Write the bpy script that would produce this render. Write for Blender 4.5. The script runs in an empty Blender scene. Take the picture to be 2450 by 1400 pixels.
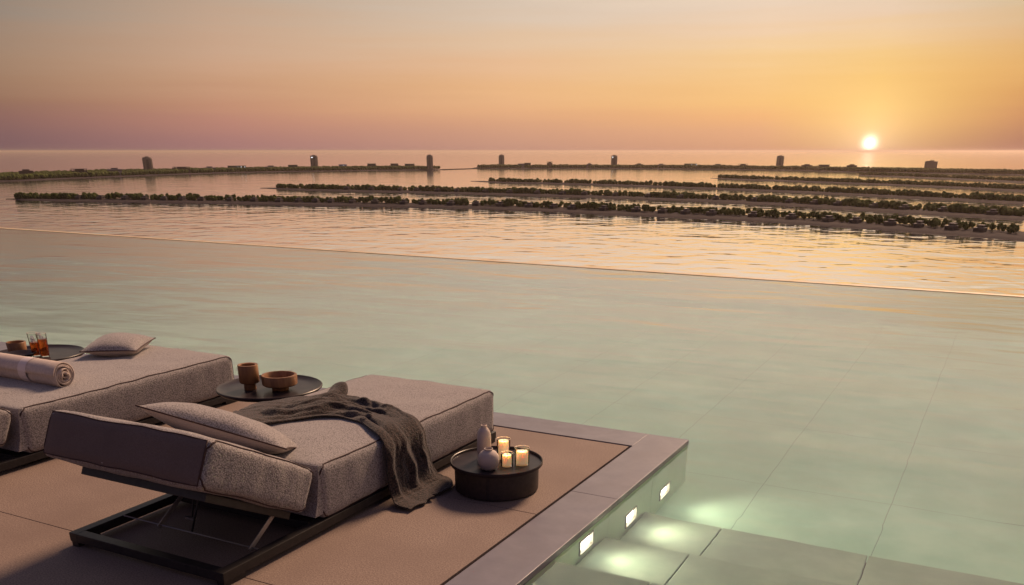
import bpy, bmesh, math, random
import numpy as np
from mathutils import Vector, Matrix, noise
R = math.radians
random.seed(7)
rng = np.random.default_rng(7)
sc = bpy.context.scene
C = sc.collection

# ------------------------------------------------------------------ camera
HCAM = 2.0
SEA = -68.0
cam_d = bpy.data.cameras.new('camera'); cam = bpy.data.objects.new('camera', cam_d); C.objects.link(cam)
cam.location = (0, 0, HCAM)
cam.rotation_euler = (R(90 - 25.21), 0, R(27.95))
cam_d.sensor_width = 36.0
cam_d.lens = 36.0 * 2124 / 2450
cam_d.shift_y = 661 / 2450
cam_d.clip_start = 0.05; cam_d.clip_end = 400000
sc.camera = cam

# ------------------------------------------------------------------ world
def lin(c):
    return tuple((x / 255 / 12.92) if x / 255 <= 0.04045 else ((x / 255 + 0.055) / 1.055) ** 2.4 for x in c)
SUN_AZ = 7.98            # degrees left of +Y
SUN_EL = 40.0            # where the soft key light comes from
w = bpy.data.worlds.new('World'); sc.world = w; w.use_nodes = True
nt = w.node_tree; N = nt.nodes; L = nt.links; N.clear()
def nd(t, **k):
    n = N.new(t)
    for a, v in k.items(): setattr(n, a, v)
    return n
def m_(op, a, b=None, c=None, clamp=False):
    n = nd('ShaderNodeMath', operation=op); n.use_clamp = clamp
    for i, v in enumerate((a, b, c)):
        if v is None: continue
        if isinstance(v, (int, float)): n.inputs[i].default_value = v
        else: L.new(v, n.inputs[i])
    return n.outputs[0]
out = nd('ShaderNodeOutputWorld'); bg = nd('ShaderNodeBackground')
tc = nd('ShaderNodeTexCoord'); sep = nd('ShaderNodeSeparateXYZ'); L.new(tc.outputs['Generated'], sep.inputs[0])
dx, dy, dz = sep.outputs
# signed azimuth from the sun (degrees, + to the right) and elevation (degrees)
sa = R(SUN_AZ); sx, sy = -math.sin(sa), math.cos(sa)
fwd = m_('ADD', m_('MULTIPLY', dx, sx), m_('MULTIPLY', dy, sy))
rgt = m_('ADD', m_('MULTIPLY', dx, sy), m_('MULTIPLY', dy, -sx))
az = m_('MULTIPLY', m_('ARCTAN2', rgt, fwd), 57.29578)
el0 = m_('MULTIPLY', m_('ARCSINE', dz), 57.29578)
# faint streaks of high cloud shift the gradient a little
mp = nd('ShaderNodeMapping'); mp.inputs['Scale'].default_value = (1.2, 1.2, 26.0); mp.inputs['Rotation'].default_value = (R(1.5), R(2.5), 0)
L.new(tc.outputs['Generated'], mp.inputs[0])
nz = nd('ShaderNodeTexNoise'); nz.inputs['Scale'].default_value = 2.2; nz.inputs['Detail'].default_value = 5; nz.inputs['Roughness'].default_value = .55
L.new(mp.outputs[0], nz.inputs['Vector'])
cl = m_('SUBTRACT', nz.outputs[0], 0.5)
el = m_('ADD', el0, m_('MULTIPLY', cl, m_('MULTIPLY', m_('MAXIMUM', el0, 0.0), 0.5)))
t = m_('DIVIDE', el, 90.0, clamp=True)
tt = m_('POWER', t, 0.5)          # finer control near the horizon
def pos(deg): return math.sqrt(max(deg, 0) / 90.0)
HI = [(11.5, (226, 210, 186)), (20, (214, 203, 189)), (34, (138, 132, 150)), (90, (82, 82, 116))]
def ramp(stops, hi=HI, k=1.0, b=1.0):
    n = nd('ShaderNodeValToRGB'); cr = n.color_ramp
    st = [(pos(d), tuple(v * b for v in lin(c))) for d, c in stops]
    st += [(pos(d), tuple(v * k for v in lin(c))) for d, c in hi]
    cr.elements[0].position = st[0][0]; cr.elements[0].color = st[0][1] + (1,)
    cr.elements[1].position = st[-1][0]; cr.elements[1].color = st[-1][1] + (1,)
    for p, c in st[1:-1]:
        e = cr.elements.new(p); e.color = c + (1,)
    L.new(tt, n.inputs[0]); return n.outputs[0]
def Y(y): return (361 - y) * 0.0208
colA = ramp([(0, (108, 84, 94)), (Y(355), (122, 92, 96)), (Y(325), (134, 100, 98)), (Y(285), (146, 107, 97)), (Y(245), (154, 116, 95)), (Y(200), (162, 127, 102)),
             (Y(150), (164, 134, 110)), (Y(90), (158, 135, 116)), (Y(20), (144, 133, 121))], k=.72, b=.94)
colA2 = ramp([(0, (140, 104, 108)), (Y(353), (160, 116, 114)), (Y(325), (172, 124, 114)), (Y(290), (184, 132, 114)), (Y(250), (192, 142, 114)), (Y(200), (198, 154, 122)),
             (Y(150), (200, 160, 130)), (Y(90), (196, 164, 138)), (Y(20), (184, 164, 144))], k=.85)
colB = ramp([(0, (172, 124, 116)), (Y(352), (192, 144, 124)), (Y(320), (206, 155, 126)), (Y(290), (216, 163, 126)), (Y(255), (226, 173, 128)), (Y(215), (231, 182, 133)),
             (Y(150), (228, 186, 146)), (Y(90), (222, 191, 158)), (Y(10), (212, 193, 172))])
colC = ramp([(0, (196, 140, 116)), (Y(352), (216, 160, 124)), (Y(315), (230, 173, 130)), (Y(275), (242, 184, 126)), (Y(240), (246, 196, 128)), (Y(185), (245, 203, 141)),
             (Y(130), (243, 208, 156)), (Y(70), (238, 208, 174)), (Y(5), (232, 210, 186))], b=.94)
colD = ramp([(0, (206, 146, 112)), (Y(352), (226, 172, 116)), (Y(300), (246, 196, 118)), (Y(260), (248, 203, 120)), (Y(200), (244, 199, 121)), (Y(150), (242, 203, 138)),
             (Y(90), (238, 206, 162)), (Y(50), (233, 206, 177)), (Y(5), (229, 208, 183))], b=.92)
colE = ramp([(0, (164, 114, 102)), (Y(352), (178, 124, 104)), (Y(320), (194, 139, 105)), (Y(280), (208, 150, 104)), (Y(240), (219, 163, 103)), (Y(190), (227, 176, 111)),
             (Y(150), (225, 179, 119)), (Y(100), (221, 182, 136)), (Y(50), (214, 186, 146)), (Y(5), (206, 187, 154))], b=.93)
colG = ramp([(0, (176, 124, 104)), (2, (214, 160, 112)), (5, (226, 182, 132)), (8, (214, 186, 150))], hi=[(14, (230, 204, 174)), (26, (210, 188, 172)), (45, (136, 126, 142)), (90, (80, 82, 116))])
colF = ramp([(0, (92, 76, 88)), (3, (124, 104, 110)), (8, (120, 108, 120))], hi=[(20, (104, 100, 122)), (40, (80, 80, 110)), (90, (68, 72, 108))])
def mix(a, b, f):
    n = nd('ShaderNodeMix', data_type='RGBA'); L.new(f, n.inputs[0]); L.new(a, n.inputs[6]); L.new(b, n.inputs[7]); return n.outputs[2]
def rng_(a, b):
    n = nd('ShaderNodeMapRange'); n.interpolation_type = 'SMOOTHSTEP' if abs(b - a) > 30 else 'LINEAR'
    L.new(az, n.inputs[0]); n.inputs[1].default_value = a; n.inputs[2].default_value = b
    return n.outputs[0]
c_ = colF
for col, a, b in ((colA, -140, -47), (colA2, -47, -36), (colB, -36, -20), (colC, -20, -6), (colD, -6, 0), (colE, 0, 7.2), (colG, 9, 32), (colF, 62, 125)):
    c_ = mix(c_, col, rng_(a, b))
mul = m_('ADD', m_('MULTIPLY', cl, m_('MULTIPLY', el0, 0.022, clamp=True)), 1.0)
vs_ = nd('ShaderNodeVectorMath', operation='SCALE'); L.new(c_, vs_.inputs[0]); L.new(mul, vs_.inputs['Scale']); c_ = vs_.outputs[0]
vt_ = nd('ShaderNodeVectorMath', operation='MULTIPLY'); L.new(c_, vt_.inputs[0]); vt_.inputs[1].default_value = (1.02, 1.01, 1.03); c_ = vt_.outputs[0]
# sun disc and its glow low over the water
se = R(0.37)
sd = (sx * math.cos(se), sy * math.cos(se), math.sin(se))
vm = nd('ShaderNodeVectorMath', operation='DOT_PRODUCT'); L.new(tc.outputs['Generated'], vm.inputs[0]); vm.inputs[1].default_value = sd
ang = m_('MULTIPLY', m_('ARCCOSINE', m_('MINIMUM', vm.outputs['Value'], 0.9999999)), 57.29578)
def gauss(wd): 
    q = m_('DIVIDE', ang, wd); return m_('EXPONENT', m_('MULTIPLY', m_('MULTIPLY', q, q), -1.0))
def addc(base, fac, col, s):
    n = nd('ShaderNodeVectorMath', operation='SCALE'); n.inputs[0].default_value = tuple(v * s for v in col); L.new(fac, n.inputs['Scale'])
    a = nd('ShaderNodeVectorMath', operation='ADD'); L.new(base, a.inputs[0]); L.new(n.outputs[0], a.inputs[1]); return a.outputs[0]
c_ = addc(c_, gauss(0.33), (1.0, .9, .8), 1.7)
c_ = addc(c_, m_('EXPONENT', m_('DIVIDE', ang, -1.4)), (1.0, .84, .60), .36)
c_ = addc(c_, m_('EXPONENT', m_('DIVIDE', ang, -5.0)), (1.0, .8, .5), .012)
# a little of the physical sky in the mix
sky = nd('ShaderNodeTexSky', sky_type='NISHITA'); sky.sun_disc = False
sky.sun_elevation = R(2.0); sky.sun_rotation = R(-SUN_AZ); sky.dust_density = 3.0
sc_ = nd('ShaderNodeVectorMath', operation='SCALE'); L.new(sky.outputs[0], sc_.inputs[0]); sc_.inputs['Scale'].default_value = 0.003
ad = nd('ShaderNodeVectorMath', operation='ADD'); L.new(c_, ad.inputs[0]); L.new(sc_.outputs[0], ad.inputs[1])
L.new(ad.outputs[0], bg.inputs[0]); bg.inputs[1].default_value = 1.0
L.new(bg.outputs[0], out.inputs[0])

# ------------------------------------------------------------------ sun
sl = bpy.data.lights.new('sun', 'SUN'); sun = bpy.data.objects.new('sun', sl); C.objects.link(sun)
sl.energy = 4.7; sl.angle = R(16); sl.color = (1.0, .66, .43)
kaz = R(-3.0)
sdir = Vector((-math.sin(kaz) * math.cos(R(SUN_EL)), math.cos(kaz) * math.cos(R(SUN_EL)), math.sin(R(SUN_EL))))
sun.rotation_euler = sdir.to_track_quat('Z', 'Y').to_euler()
sun.location = (0, 0, 30)

vs = sc.view_settings
vs.view_transform = 'Standard'; vs.look = 'None'; vs.exposure = 0; vs.gamma = 1; vs.use_curve_mapping = False
sc.render.engine = 'CYCLES'
sc.cycles.use_denoising = True
sc.cycles.max_bounces = 10; sc.cycles.transmission_bounces = 8; sc.cycles.transparent_max_bounces = 12
sc.cycles.caustics_reflective = False; sc.cycles.caustics_refractive = True
sc.cycles.sample_clamp_indirect = 0

# ------------------------------------------------------------------ helpers
def mat(name, base=(.5, .5, .5), rough=.6, metal=0.0, spec=.5, **k):
    m = bpy.data.materials.new(name); m.use_nodes = True
    b = m.node_tree.nodes['Principled BSDF']
    b.inputs['Base Color'].default_value = tuple(base) + (1,)
    b.inputs['Roughness'].default_value = rough; b.inputs['Metallic'].default_value = metal
    b.inputs['Specular IOR Level'].default_value = spec
    for a, v in k.items(): b.inputs[a].default_value = v
    return m
def speckle(m, c1, c2, scale, detail=4, lo=.35, hi=.65, bump=0, bscale=None, dist=.002, coord='Object', stretch=(1, 1, 1), rv=0, big=None):
    """procedural two tone variation with optional bump; big=(colour, scale, amount) adds broad blotches"""
    t = m.node_tree; n = t.nodes; l = t.links; b = n['Principled BSDF']
    tc = n.new('ShaderNodeTexCoord'); mp = n.new('ShaderNodeMapping'); mp.inputs['Scale'].default_value = stretch
    l.new(tc.outputs[coord], mp.inputs[0])
    nz = n.new('ShaderNodeTexNoise'); nz.inputs['Scale'].default_value = scale; nz.inputs['Detail'].default_value = detail
    l.new(mp.outputs[0], nz.inputs['Vector'])
    cr = n.new('ShaderNodeValToRGB'); cr.color_ramp.elements[0].position = lo; cr.color_ramp.elements[1].position = hi
    cr.color_ramp.elements[0].color = tuple(c1) + (1,); cr.color_ramp.elements[1].color = tuple(c2) + (1,)
    l.new(nz.outputs[0], cr.inputs[0]); col = cr.outputs[0]
    if big:
        bc, bs, ba = big
        n2 = n.new('ShaderNodeTexNoise'); n2.inputs['Scale'].default_value = bs; n2.inputs['Detail'].default_value = 6; n2.inputs['Roughness'].default_value = .6
        l.new(mp.outputs[0], n2.inputs['Vector'])
        mr = n.new('ShaderNodeMapRange'); mr.inputs[1].default_value = .38; mr.inputs[2].default_value = .66; mr.inputs[4].default_value = ba
        l.new(n2.outputs[0], mr.inputs[0])
        mx = n.new('ShaderNodeMix'); mx.data_type = 'RGBA'; l.new(mr.outputs[0], mx.inputs[0]); l.new(col, mx.inputs[6]); mx.inputs[7].default_value = tuple(bc) + (1,)
        col = mx.outputs[2]
        if rv:
            r2 = n.new('ShaderNodeMapRange'); r0 = b.inputs['Roughness'].default_value
            r2.inputs[3].default_value = r0 - rv; r2.inputs[4].default_value = r0 + rv; l.new(n2.outputs[0], r2.inputs[0]); l.new(r2.outputs[0], b.inputs['Roughness'])
    l.new(col, b.inputs['Base Color'])
    if bump:
        n3 = n.new('ShaderNodeTexNoise'); n3.inputs['Scale'].default_value = bscale or scale; n3.inputs['Detail'].default_value = detail
        l.new(mp.outputs[0], n3.inputs['Vector'])
        bp = n.new('ShaderNodeBump'); bp.inputs['Strength'].default_value = bump; bp.inputs['Distance'].default_value = dist
        l.new(n3.outputs[0], bp.inputs['Height']); l.new(bp.outputs[0], b.inputs['Normal'])
    return m
def tag(o, label=None, cat=None, group=None, kind=None):
    if label: o['label'] = label
    if cat: o['category'] = cat
    if group: o['group'] = group
    if kind: o['kind'] = kind
    return o
def empty(name, loc=(0, 0, 0), rz=0):
    o = bpy.data.objects.new(name, None); o.location = loc; o.rotation_euler = (0, 0, rz); o.empty_display_size = .1
    C.objects.link(o); return o
def link(name, me, m, parent=None, smooth=False):
    if m is not None:
        for q in (m if isinstance(m, (list, tuple)) else [m]): me.materials.append(q)
    if smooth:
        me.polygons.foreach_set('use_smooth', [True] * len(me.polygons))
    o = bpy.data.objects.new(name, me); C.objects.link(o)
    if parent is not None: o.parent = parent
    return o
def kids(o): return [c for c in bpy.data.objects if c.parent == o]
def copy_tree(o, parent=None):
    c = o.copy(); C.objects.link(c); c.parent = parent
    for ch in kids(o): copy_tree(ch, c)
    return c
class MB:
    def __init__(s): s.v = []; s.f = []; s.mi = []; s.cur = 0
    def add(s, vs, fs):
        o = len(s.v); s.v += [tuple(p) for p in vs]; s.f += [tuple(i + o for i in f) for f in fs]; s.mi += [s.cur] * len(fs); return s
    def box(s, x0, x1, y0, y1, z0, z1, M=None):
        vs = [Vector((x, y, z)) for z in (z0, z1) for x, y in ((x0, y0), (x1, y0), (x1, y1), (x0, y1))]
        if M is not None: vs = [M @ p for p in vs]
        return s.add(vs, [(0, 3, 2, 1), (4, 5, 6, 7), (0, 1, 5, 4), (1, 2, 6, 5), (2, 3, 7, 6), (3, 0, 4, 7)])
    def lathe(s, prof, c=(0, 0, 0), n=48, closed=False):
        """prof = [(r, z)]"""
        vs = []; fs = []
        for r, z in prof:
            for i in range(n):
                a = 2 * math.pi * i / n; vs.append((c[0] + r * math.cos(a), c[1] + r * math.sin(a), c[2] + z))
        for k in range(len(prof) - 1):
            for i in range(n):
                j = (i + 1) % n; fs.append((k * n + i, k * n + j, (k + 1) * n + j, (k + 1) * n + i))
        return s.add(vs, fs)
    def tube(s, pts, r, n=8, closed=False, caps=True):
        pts = [Vector(p) for p in pts]; m = len(pts); vs = []; fs = []
        up = None
        for i, p in enumerate(pts):
            if closed: d = pts[(i + 1) % m] - pts[i - 1]
            else: d = pts[min(i + 1, m - 1)] - pts[max(i - 1, 0)]
            d.normalize()
            if up is None:
                up = Vector((0, 0, 1)) if abs(d.z) < .9 else Vector((1, 0, 0))
            a = (up - d * up.dot(d)).normalized(); b = d.cross(a); up = a
            rr = r[i] if isinstance(r, (list, tuple)) else r
            for k in range(n):
                t = 2 * math.pi * k / n; vs.append(p + (a * math.cos(t) + b * math.sin(t)) * rr)
        for i in range(m if closed else m - 1):
            j = (i + 1) % m
            for k in range(n):
                l = (k + 1) % n; fs.append((i * n + k, j * n + k, j * n + l, i * n + l))
        if caps and not closed:
            fs.append(tuple(reversed(range(n)))); fs.append(tuple((m - 1) * n + k for k in range(n)))
        return s.add(vs, fs)
    def mesh(s, name):
        me = bpy.data.meshes.new(name); me.from_pydata(s.v, [], s.f); me.update(); return me
    def build(s, name, m, parent=None, smooth=False, bevel=0, auto=None):
        me = s.mesh(name)
        if any(s.mi): me.polygons.foreach_set('material_index', s.mi)
        if bevel:
            bm = bmesh.new(); bm.from_mesh(me)
            bmesh.ops.bevel(bm, geom=[e for e in bm.edges if len(e.link_faces) == 2 and e.calc_face_angle(0) > .6], offset=bevel, segments=2, affect='EDGES', profile=.6)
            bm.to_mesh(me); bm.free()
        o = link(name, me, m, parent, smooth)
        if auto:
            bm = bmesh.new(); bm.from_mesh(me)
            for e in bm.edges:
                if len(e.link_faces) == 2 and e.calc_face_angle(0) > R(auto): e.smooth = False
            bm.to_mesh(me); bm.free()
            me.polygons.foreach_set('use_smooth', [True] * len(me.polygons))
        return o

# ------------------------------------------------------------------ materials
# sea
def water_mat(name, scales, dist, refl, deep, zone=None, stretch=(1, 1, 1), rough=.02):
    m = bpy.data.materials.new(name); m.use_nodes = True
    t = m.node_tree; n = t.nodes; l = t.links; n.clear()
    o = n.new('ShaderNodeOutputMaterial')
    geo = n.new('ShaderNodeNewGeometry')
    mp = n.new('ShaderNodeMapping'); mp.inputs['Scale'].default_value = stretch; mp.inputs['Rotation'].default_value = (0, 0, R(-14)); l.new(geo.outputs['Position'], mp.inputs[0])
    acc = None
    for s, a in scales:
        z = n.new('ShaderNodeTexNoise'); z.inputs['Scale'].default_value = s; z.inputs['Detail'].default_value = 1.2; z.inputs['Roughness'].default_value = .45; z.inputs['Distortion'].default_value = .5
        l.new(mp.outputs[0], z.inputs['Vector'])
        q = n.new('ShaderNodeMath'); q.operation = 'MULTIPLY'; q.inputs[1].default_value = a; l.new(z.outputs[0], q.inputs[0])
        if acc is None: acc = q.outputs[0]
        else:
            p = n.new('ShaderNodeMath'); p.operation = 'ADD'; l.new(acc, p.inputs[0]); l.new(q.outputs[0], p.inputs[1]); acc = p.outputs[0]
    bp = n.new('ShaderNodeBump'); bp.inputs['Distance'].default_value = dist; bp.inputs['Strength'].default_value = 1; l.new(acc, bp.inputs['Height'])
    if zone:   # open sea outside the lagoon lies calm: ripples die out between two distances from the shore
        sp = n.new('ShaderNodeVectorMath'); sp.operation = 'LENGTH'; l.new(geo.outputs['Position'], sp.inputs[0])
        mr = n.new('ShaderNodeMapRange'); mr.inputs[1].default_value = zone[0]; mr.inputs[2].default_value = zone[1]; mr.inputs[3].default_value = 1; mr.inputs[4].default_value = zone[2]
        l.new(sp.outputs['Value'], mr.inputs[0]); l.new(mr.outputs[0], bp.inputs['Strength'])
    return m, n, l, o, bp
m_sea, n, l, o, bp = water_mat('sea_water', [(.045, 1.0), (.10, .16), (.013, 1.4)], .85, .9, None, zone=(1500, 4600, .36), stretch=(1, 1, 1))
g = n.new('ShaderNodeBsdfGlossy'); g.inputs['Roughness'].default_value = .07; g.inputs['Color'].default_value = (1, .98, .97, 1); l.new(bp.outputs[0], g.inputs['Normal'])
d = n.new('ShaderNodeBsdfDiffuse'); d.inputs['Color'].default_value = (.05, .04, .045, 1)
fr = n.new('ShaderNodeFresnel'); fr.inputs['IOR'].default_value = 1.7; l.new(bp.outputs[0], fr.inputs['Normal'])
mr = n.new('ShaderNodeMapRange'); mr.inputs[3].default_value = .15; mr.inputs[1].default_value = .0; mr.inputs[2].default_value = .42; mr.inputs[4].default_value = 1.0; l.new(fr.outputs[0], mr.inputs[0])
mx = n.new('ShaderNodeMixShader'); l.new(mr.outputs[0], mx.inputs[0]); l.new(d.outputs[0], mx.inputs[1]); l.new(g.outputs[0], mx.inputs[2]); l.new(mx.outputs[0], o.inputs[0])
# pool water
m_pool, n, l, o, bp = water_mat('pool_water', [(.7, 1.0), (2.2, .26), (.28, 1.6)], .021, .9, None, stretch=(.7, 1.5, 1))
g = n.new('ShaderNodeBsdfGlossy'); g.inputs['Roughness'].default_value = .09; l.new(bp.outputs[0], g.inputs['Normal'])
rf = n.new('ShaderNodeBsdfRefraction'); rf.inputs['Roughness'].default_value = 0; rf.inputs['IOR'].default_value = 1.33; rf.inputs['Color'].default_value = (.99, 1.0, .97, 1); l.new(bp.outputs[0], rf.inputs['Normal'])
fr = n.new('ShaderNodeFresnel'); fr.inputs['IOR'].default_value = 2.0; l.new(bp.outputs[0], fr.inputs['Normal'])
fb = n.new('ShaderNodeFresnel'); fb.inputs['IOR'].default_value = 1.33; l.new(bp.outputs[0], fb.inputs['Normal'])
gm = n.new('ShaderNodeNewGeometry'); fm = n.new('ShaderNodeMix'); l.new(gm.outputs['Backfacing'], fm.inputs[0]); fq = n.new('ShaderNodeMapRange'); fq.inputs[1].default_value = .14; fq.inputs[2].default_value = .60; fq.inputs[3].default_value = .07; fq.inputs[4].default_value = .95; l.new(fr.outputs[0], fq.inputs[0]); l.new(fq.outputs[0], fm.inputs[2]); l.new(fb.outputs[0], fm.inputs[3])
mx = n.new('ShaderNodeMixShader'); l.new(fm.outputs[0], mx.inputs[0]); l.new(rf.outputs[0], mx.inputs[1]); l.new(g.outputs[0], mx.inputs[2]); l.new(mx.outputs[0], o.inputs[0])

m_deck = speckle(mat('deck_stone', rough=.75, spec=.3), (.15, .104, .084), (.30, .225, .182), 120, detail=9, lo=.36, hi=.62, bump=.3, bscale=80, dist=.003, big=((.17, .118, .096), 1.4, .65))
m_cope = speckle(mat('coping_stone', rough=.42, spec=.5), (.150, .138, .165), (.195, .18, .205), 6, detail=8, big=((.115, .105, .13), 2.6, .75), rv=.14, bump=.1, bscale=40, dist=.002)
m_grout = mat('pool_grout', (.19, .31, .25), .9)
m_gap = mat('dark_joint', (.03, .025, .03), .9)  # one even dark colour for joint backing, cores and the drum seam
m_tile = speckle(mat('pool_stone', rough=.6, spec=.3), (.36, .66, .52), (.45, .74, .60), 3, detail=8, big=((.35, .55, .42), .9, .7), bump=.1, bscale=30, dist=.003)
m_wall = speckle(mat('pool_wall_glow_stone', rough=.6, spec=.3), (.74, .88, .64), (.80, .92, .70), 3, detail=8, big=((.68, .78, .54), 1.1, .6))  # paler copy of the pool stone, the wall's glow put into its colour
m_step = speckle(mat('step_stone', rough=.6, spec=.3), (.27, .40, .31), (.34, .48, .38), 4, detail=8, big=((.22, .31, .26), 1.4, .7), bump=.1, bscale=30, dist=.003)
m_rim = speckle(mat('wet_rim_stone', rough=.35), (.62, .42, .20), (.74, .52, .28), 5)

def fabric(name, c1, c2, scale, bump, dist, rough=.95):
    m = mat(name, c1, rough, spec=.15); t = m.node_tree; n = t.nodes; l = t.links; b = n['Principled BSDF']
    tc0 = n.new('ShaderNodeTexCoord'); tc = n.new('ShaderNodeMapping'); tc.inputs['Scale'].default_value = (1, .6, .75); tc.inputs['Rotation'].default_value = (0, 0, R(22)); l.new(tc0.outputs['Object'], tc.inputs[0])
    vo = n.new('ShaderNodeTexVoronoi'); vo.inputs['Scale'].default_value = scale; l.new(tc.outputs[0], vo.inputs['Vector'])
    nz = n.new('ShaderNodeTexNoise'); nz.inputs['Scale'].default_value = scale * .9; nz.inputs['Detail'].default_value = 5; nz.inputs['Roughness'].default_value = .7; l.new(tc.outputs[0], nz.inputs['Vector'])
    mu = n.new('ShaderNodeMath'); mu.operation = 'MULTIPLY_ADD'; mu.inputs[1].default_value = -.55; l.new(vo.outputs['Distance'], mu.inputs[0]); l.new(nz.outputs[0], mu.inputs[2])
    cr = n.new('ShaderNodeValToRGB'); cr.color_ramp.elements[0].position = .02; cr.color_ramp.elements[1].position = .45
    cr.color_ramp.elements[0].color = tuple(c1) + (1,); cr.color_ramp.elements[1].color = tuple(c2) + (1,); l.new(mu.outputs[0], cr.inputs[0]); l.new(cr.outputs[0], b.inputs['Base Color'])
    bp = n.new('ShaderNodeBump'); bp.inputs['Strength'].default_value = bump; bp.inputs['Distance'].default_value = dist; l.new(mu.outputs[0], bp.inputs['Height']); l.new(bp.outputs[0], b.inputs['Normal'])
    b.inputs['Sheen Weight'].default_value = .25; b.inputs['Sheen Roughness'].default_value = .5
    return m
m_boucle = fabric('boucle_fabric', (.15, .134, .128), (.405, .362, .352), 170, .7, .004)
m_plain = fabric('smooth_linen', (.42, .34, .29), (.52, .42, .36), 260, .3, .002)
m_brown = speckle(mat('brown_panel_cloth', rough=.85, spec=.2), (.135, .098, .085), (.17, .125, .108), 160, detail=6, big=((.12, .088, .078), 3, .5), bump=.25, bscale=7, dist=.008)
m_pipe = mat('piping_cord', (.035, .012, .012), .8)
m_frame = speckle(mat('black_metal', rough=.5, spec=.4), (.012, .010, .011), (.022, .018, .018), 30, bump=.05, bscale=200, dist=.001)
m_steel = mat('zinc_steel', (.35, .32, .32), .45, .8)
m_knit = fabric('dark_knit', (.009, .007, .006), (.074, .046, .036), 110, 1.0, .006)
m_towel = speckle(mat('towel_cotton', rough=.95, spec=.1), (.50, .41, .36), (.57, .47, .41), 60, bump=.3, bscale=300, dist=.002)
m_band = mat('towel_band', (.66, .56, .53), .8)
m_wood = speckle(mat('turned_wood', rough=.5), (.21, .085, .03), (.38, .18, .065), 30, detail=8, stretch=(1, 1, .15), bump=.2, bscale=60, dist=.002, big=((.12, .045, .016), 9, .6))
m_tray = speckle(mat('dark_lacquer', rough=.34, spec=.16), (.018, .013, .015), (.034, .025, .026), 12, big=((.04, .03, .032), 5, .5), rv=.08)
m_drum = speckle(mat('dark_leather_shell', rough=.5, spec=.4), (.022, .014, .013), (.034, .022, .020), 40, bump=.1, bscale=120, dist=.001)
m_ceramic = speckle(mat('matt_ceramic', rough=.7), (.48, .385, .32), (.60, .50, .43), 14, big=((.30, .24, .24), 7, .6))
m_wax = mat('candle_wax', (.98, .82, .58), .45)
bw = m_wax.node_tree.nodes['Principled BSDF']; bw.inputs['Subsurface Weight'].default_value = 1.0; bw.inputs['Subsurface Radius'].default_value = (1, .5, .25); bw.inputs['Subsurface Scale'].default_value = .05
bw.inputs['Emission Color'].default_value = (1, .60, .28, 1); bw.inputs['Emission Strength'].default_value = .24  # wax itself emits a little, standing in for candlight through it
m_wick = mat('wick', (.05, .03, .02), .9)
def glassy(name, tint=(1, 1, 1), w=.1):
    m = bpy.data.materials.new(name); m.use_nodes = True; t = m.node_tree; n = t.nodes; l = t.links; n.clear()
    o = n.new('ShaderNodeOutputMaterial'); tr = n.new('ShaderNodeBsdfTransparent'); tr.inputs[0].default_value = tuple(tint) + (1,)
    g = n.new('ShaderNodeBsdfGlossy'); g.inputs['Roughness'].default_value = .03; fr = n.new('ShaderNodeFresnel'); fr.inputs['IOR'].default_value = 1.22
    mx = n.new('ShaderNodeMixShader'); l.new(fr.outputs[0], mx.inputs[0]); l.new(tr.outputs[0], mx.inputs[1]); l.new(g.outputs[0], mx.inputs[2]); l.new(mx.outputs[0], o.inputs[0]); return m
m_glass = glassy('clear_glass', (.96, .97, .95))
m_glassrim = mat('glass_edge', (.75, .62, .5), .15)
m_tea = mat('amber_drink', (.75, .17, .03), .05); m_tea.node_tree.nodes['Principled BSDF'].inputs['Transmission Weight'].default_value = .75
m_ice = mat('ice', (.9, .9, .92), .1); m_ice.node_tree.nodes['Principled BSDF'].inputs['Transmission Weight'].default_value = .7

# ------------------------------------------------------------------ sea
mb = MB(); S_ = 160000; mb.add([(-S_, -3000, SEA), (S_, -3000, SEA), (S_, S_, SEA), (-S_, S_, SEA)], [(0, 1, 2, 3)])
tag(mb.build('sea', m_sea), kind='structure')

# ------------------------------------------------------------------ deck, coping and pool
XE, YE = -1.88, 6.43         # outer corner of the coping
XG, YG = -2.205, 6.085       # inner edge of the coping (the drainage slot)
WATER = -0.03
mb = MB()
ys = [-2.99 + 1.5 * k for k in range(0, 6)] + [YG - .02]
for a, b in zip(ys[:-1], ys[1:]):
    x = -15.5
    mb.box(x, XG - .022, a + .003, b - .003, -.06, 0)
dk = mb.build('deck', m_deck, bevel=.002); tag(dk, kind='structure')
mb = MB()
cj = [-3.02, -1.02, .98, 2.98, 4.98, YE]
for a, b in zip(cj[:-1], cj[1:]): mb.box(XG, XE, a + .0015, b - .0015, -.05, .002)
xs = [-15.5, -13.2, -11.2, -9.2, -7.2, -5.2, -3.9, XG]
for a, b in zip(xs[:-1], xs[1:]): mb.box(a + .0015, b - .0015, YG, YE, -.05, .002)
cp = mb.build('pool_coping', m_cope, bevel=.0025); tag(cp, kind='structure')
mb = MB(); mb.box(-15.5, XE - .066, -3.1, YE - .066, -.35, -.052)
mb.box(XG - .02, XG - .004, -3.1, YG, -.052, -.02); mb.box(-15.5, XG - .02, YG - .016, YG - .004, -.052, -.02)
sb = mb.build('deck_base', m_gap); tag(sb, kind='structure')
# pool water
EDGE = lambda x: 16.11 - .0455 * x
mb = MB(); x0, x1 = -42, 16
mb.add([(XE, -6, WATER), (x1, -6, WATER), (x1, EDGE(x1), WATER), (XE, EDGE(XE), WATER), (x0, EDGE(x0), WATER), (x0, YE, WATER), (XE, YE, WATER)], [(0, 1, 2, 3, 6), (6, 3, 4, 5)])
pw = mb.build('pool_water', m_pool); tag(pw, kind='structure')
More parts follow.
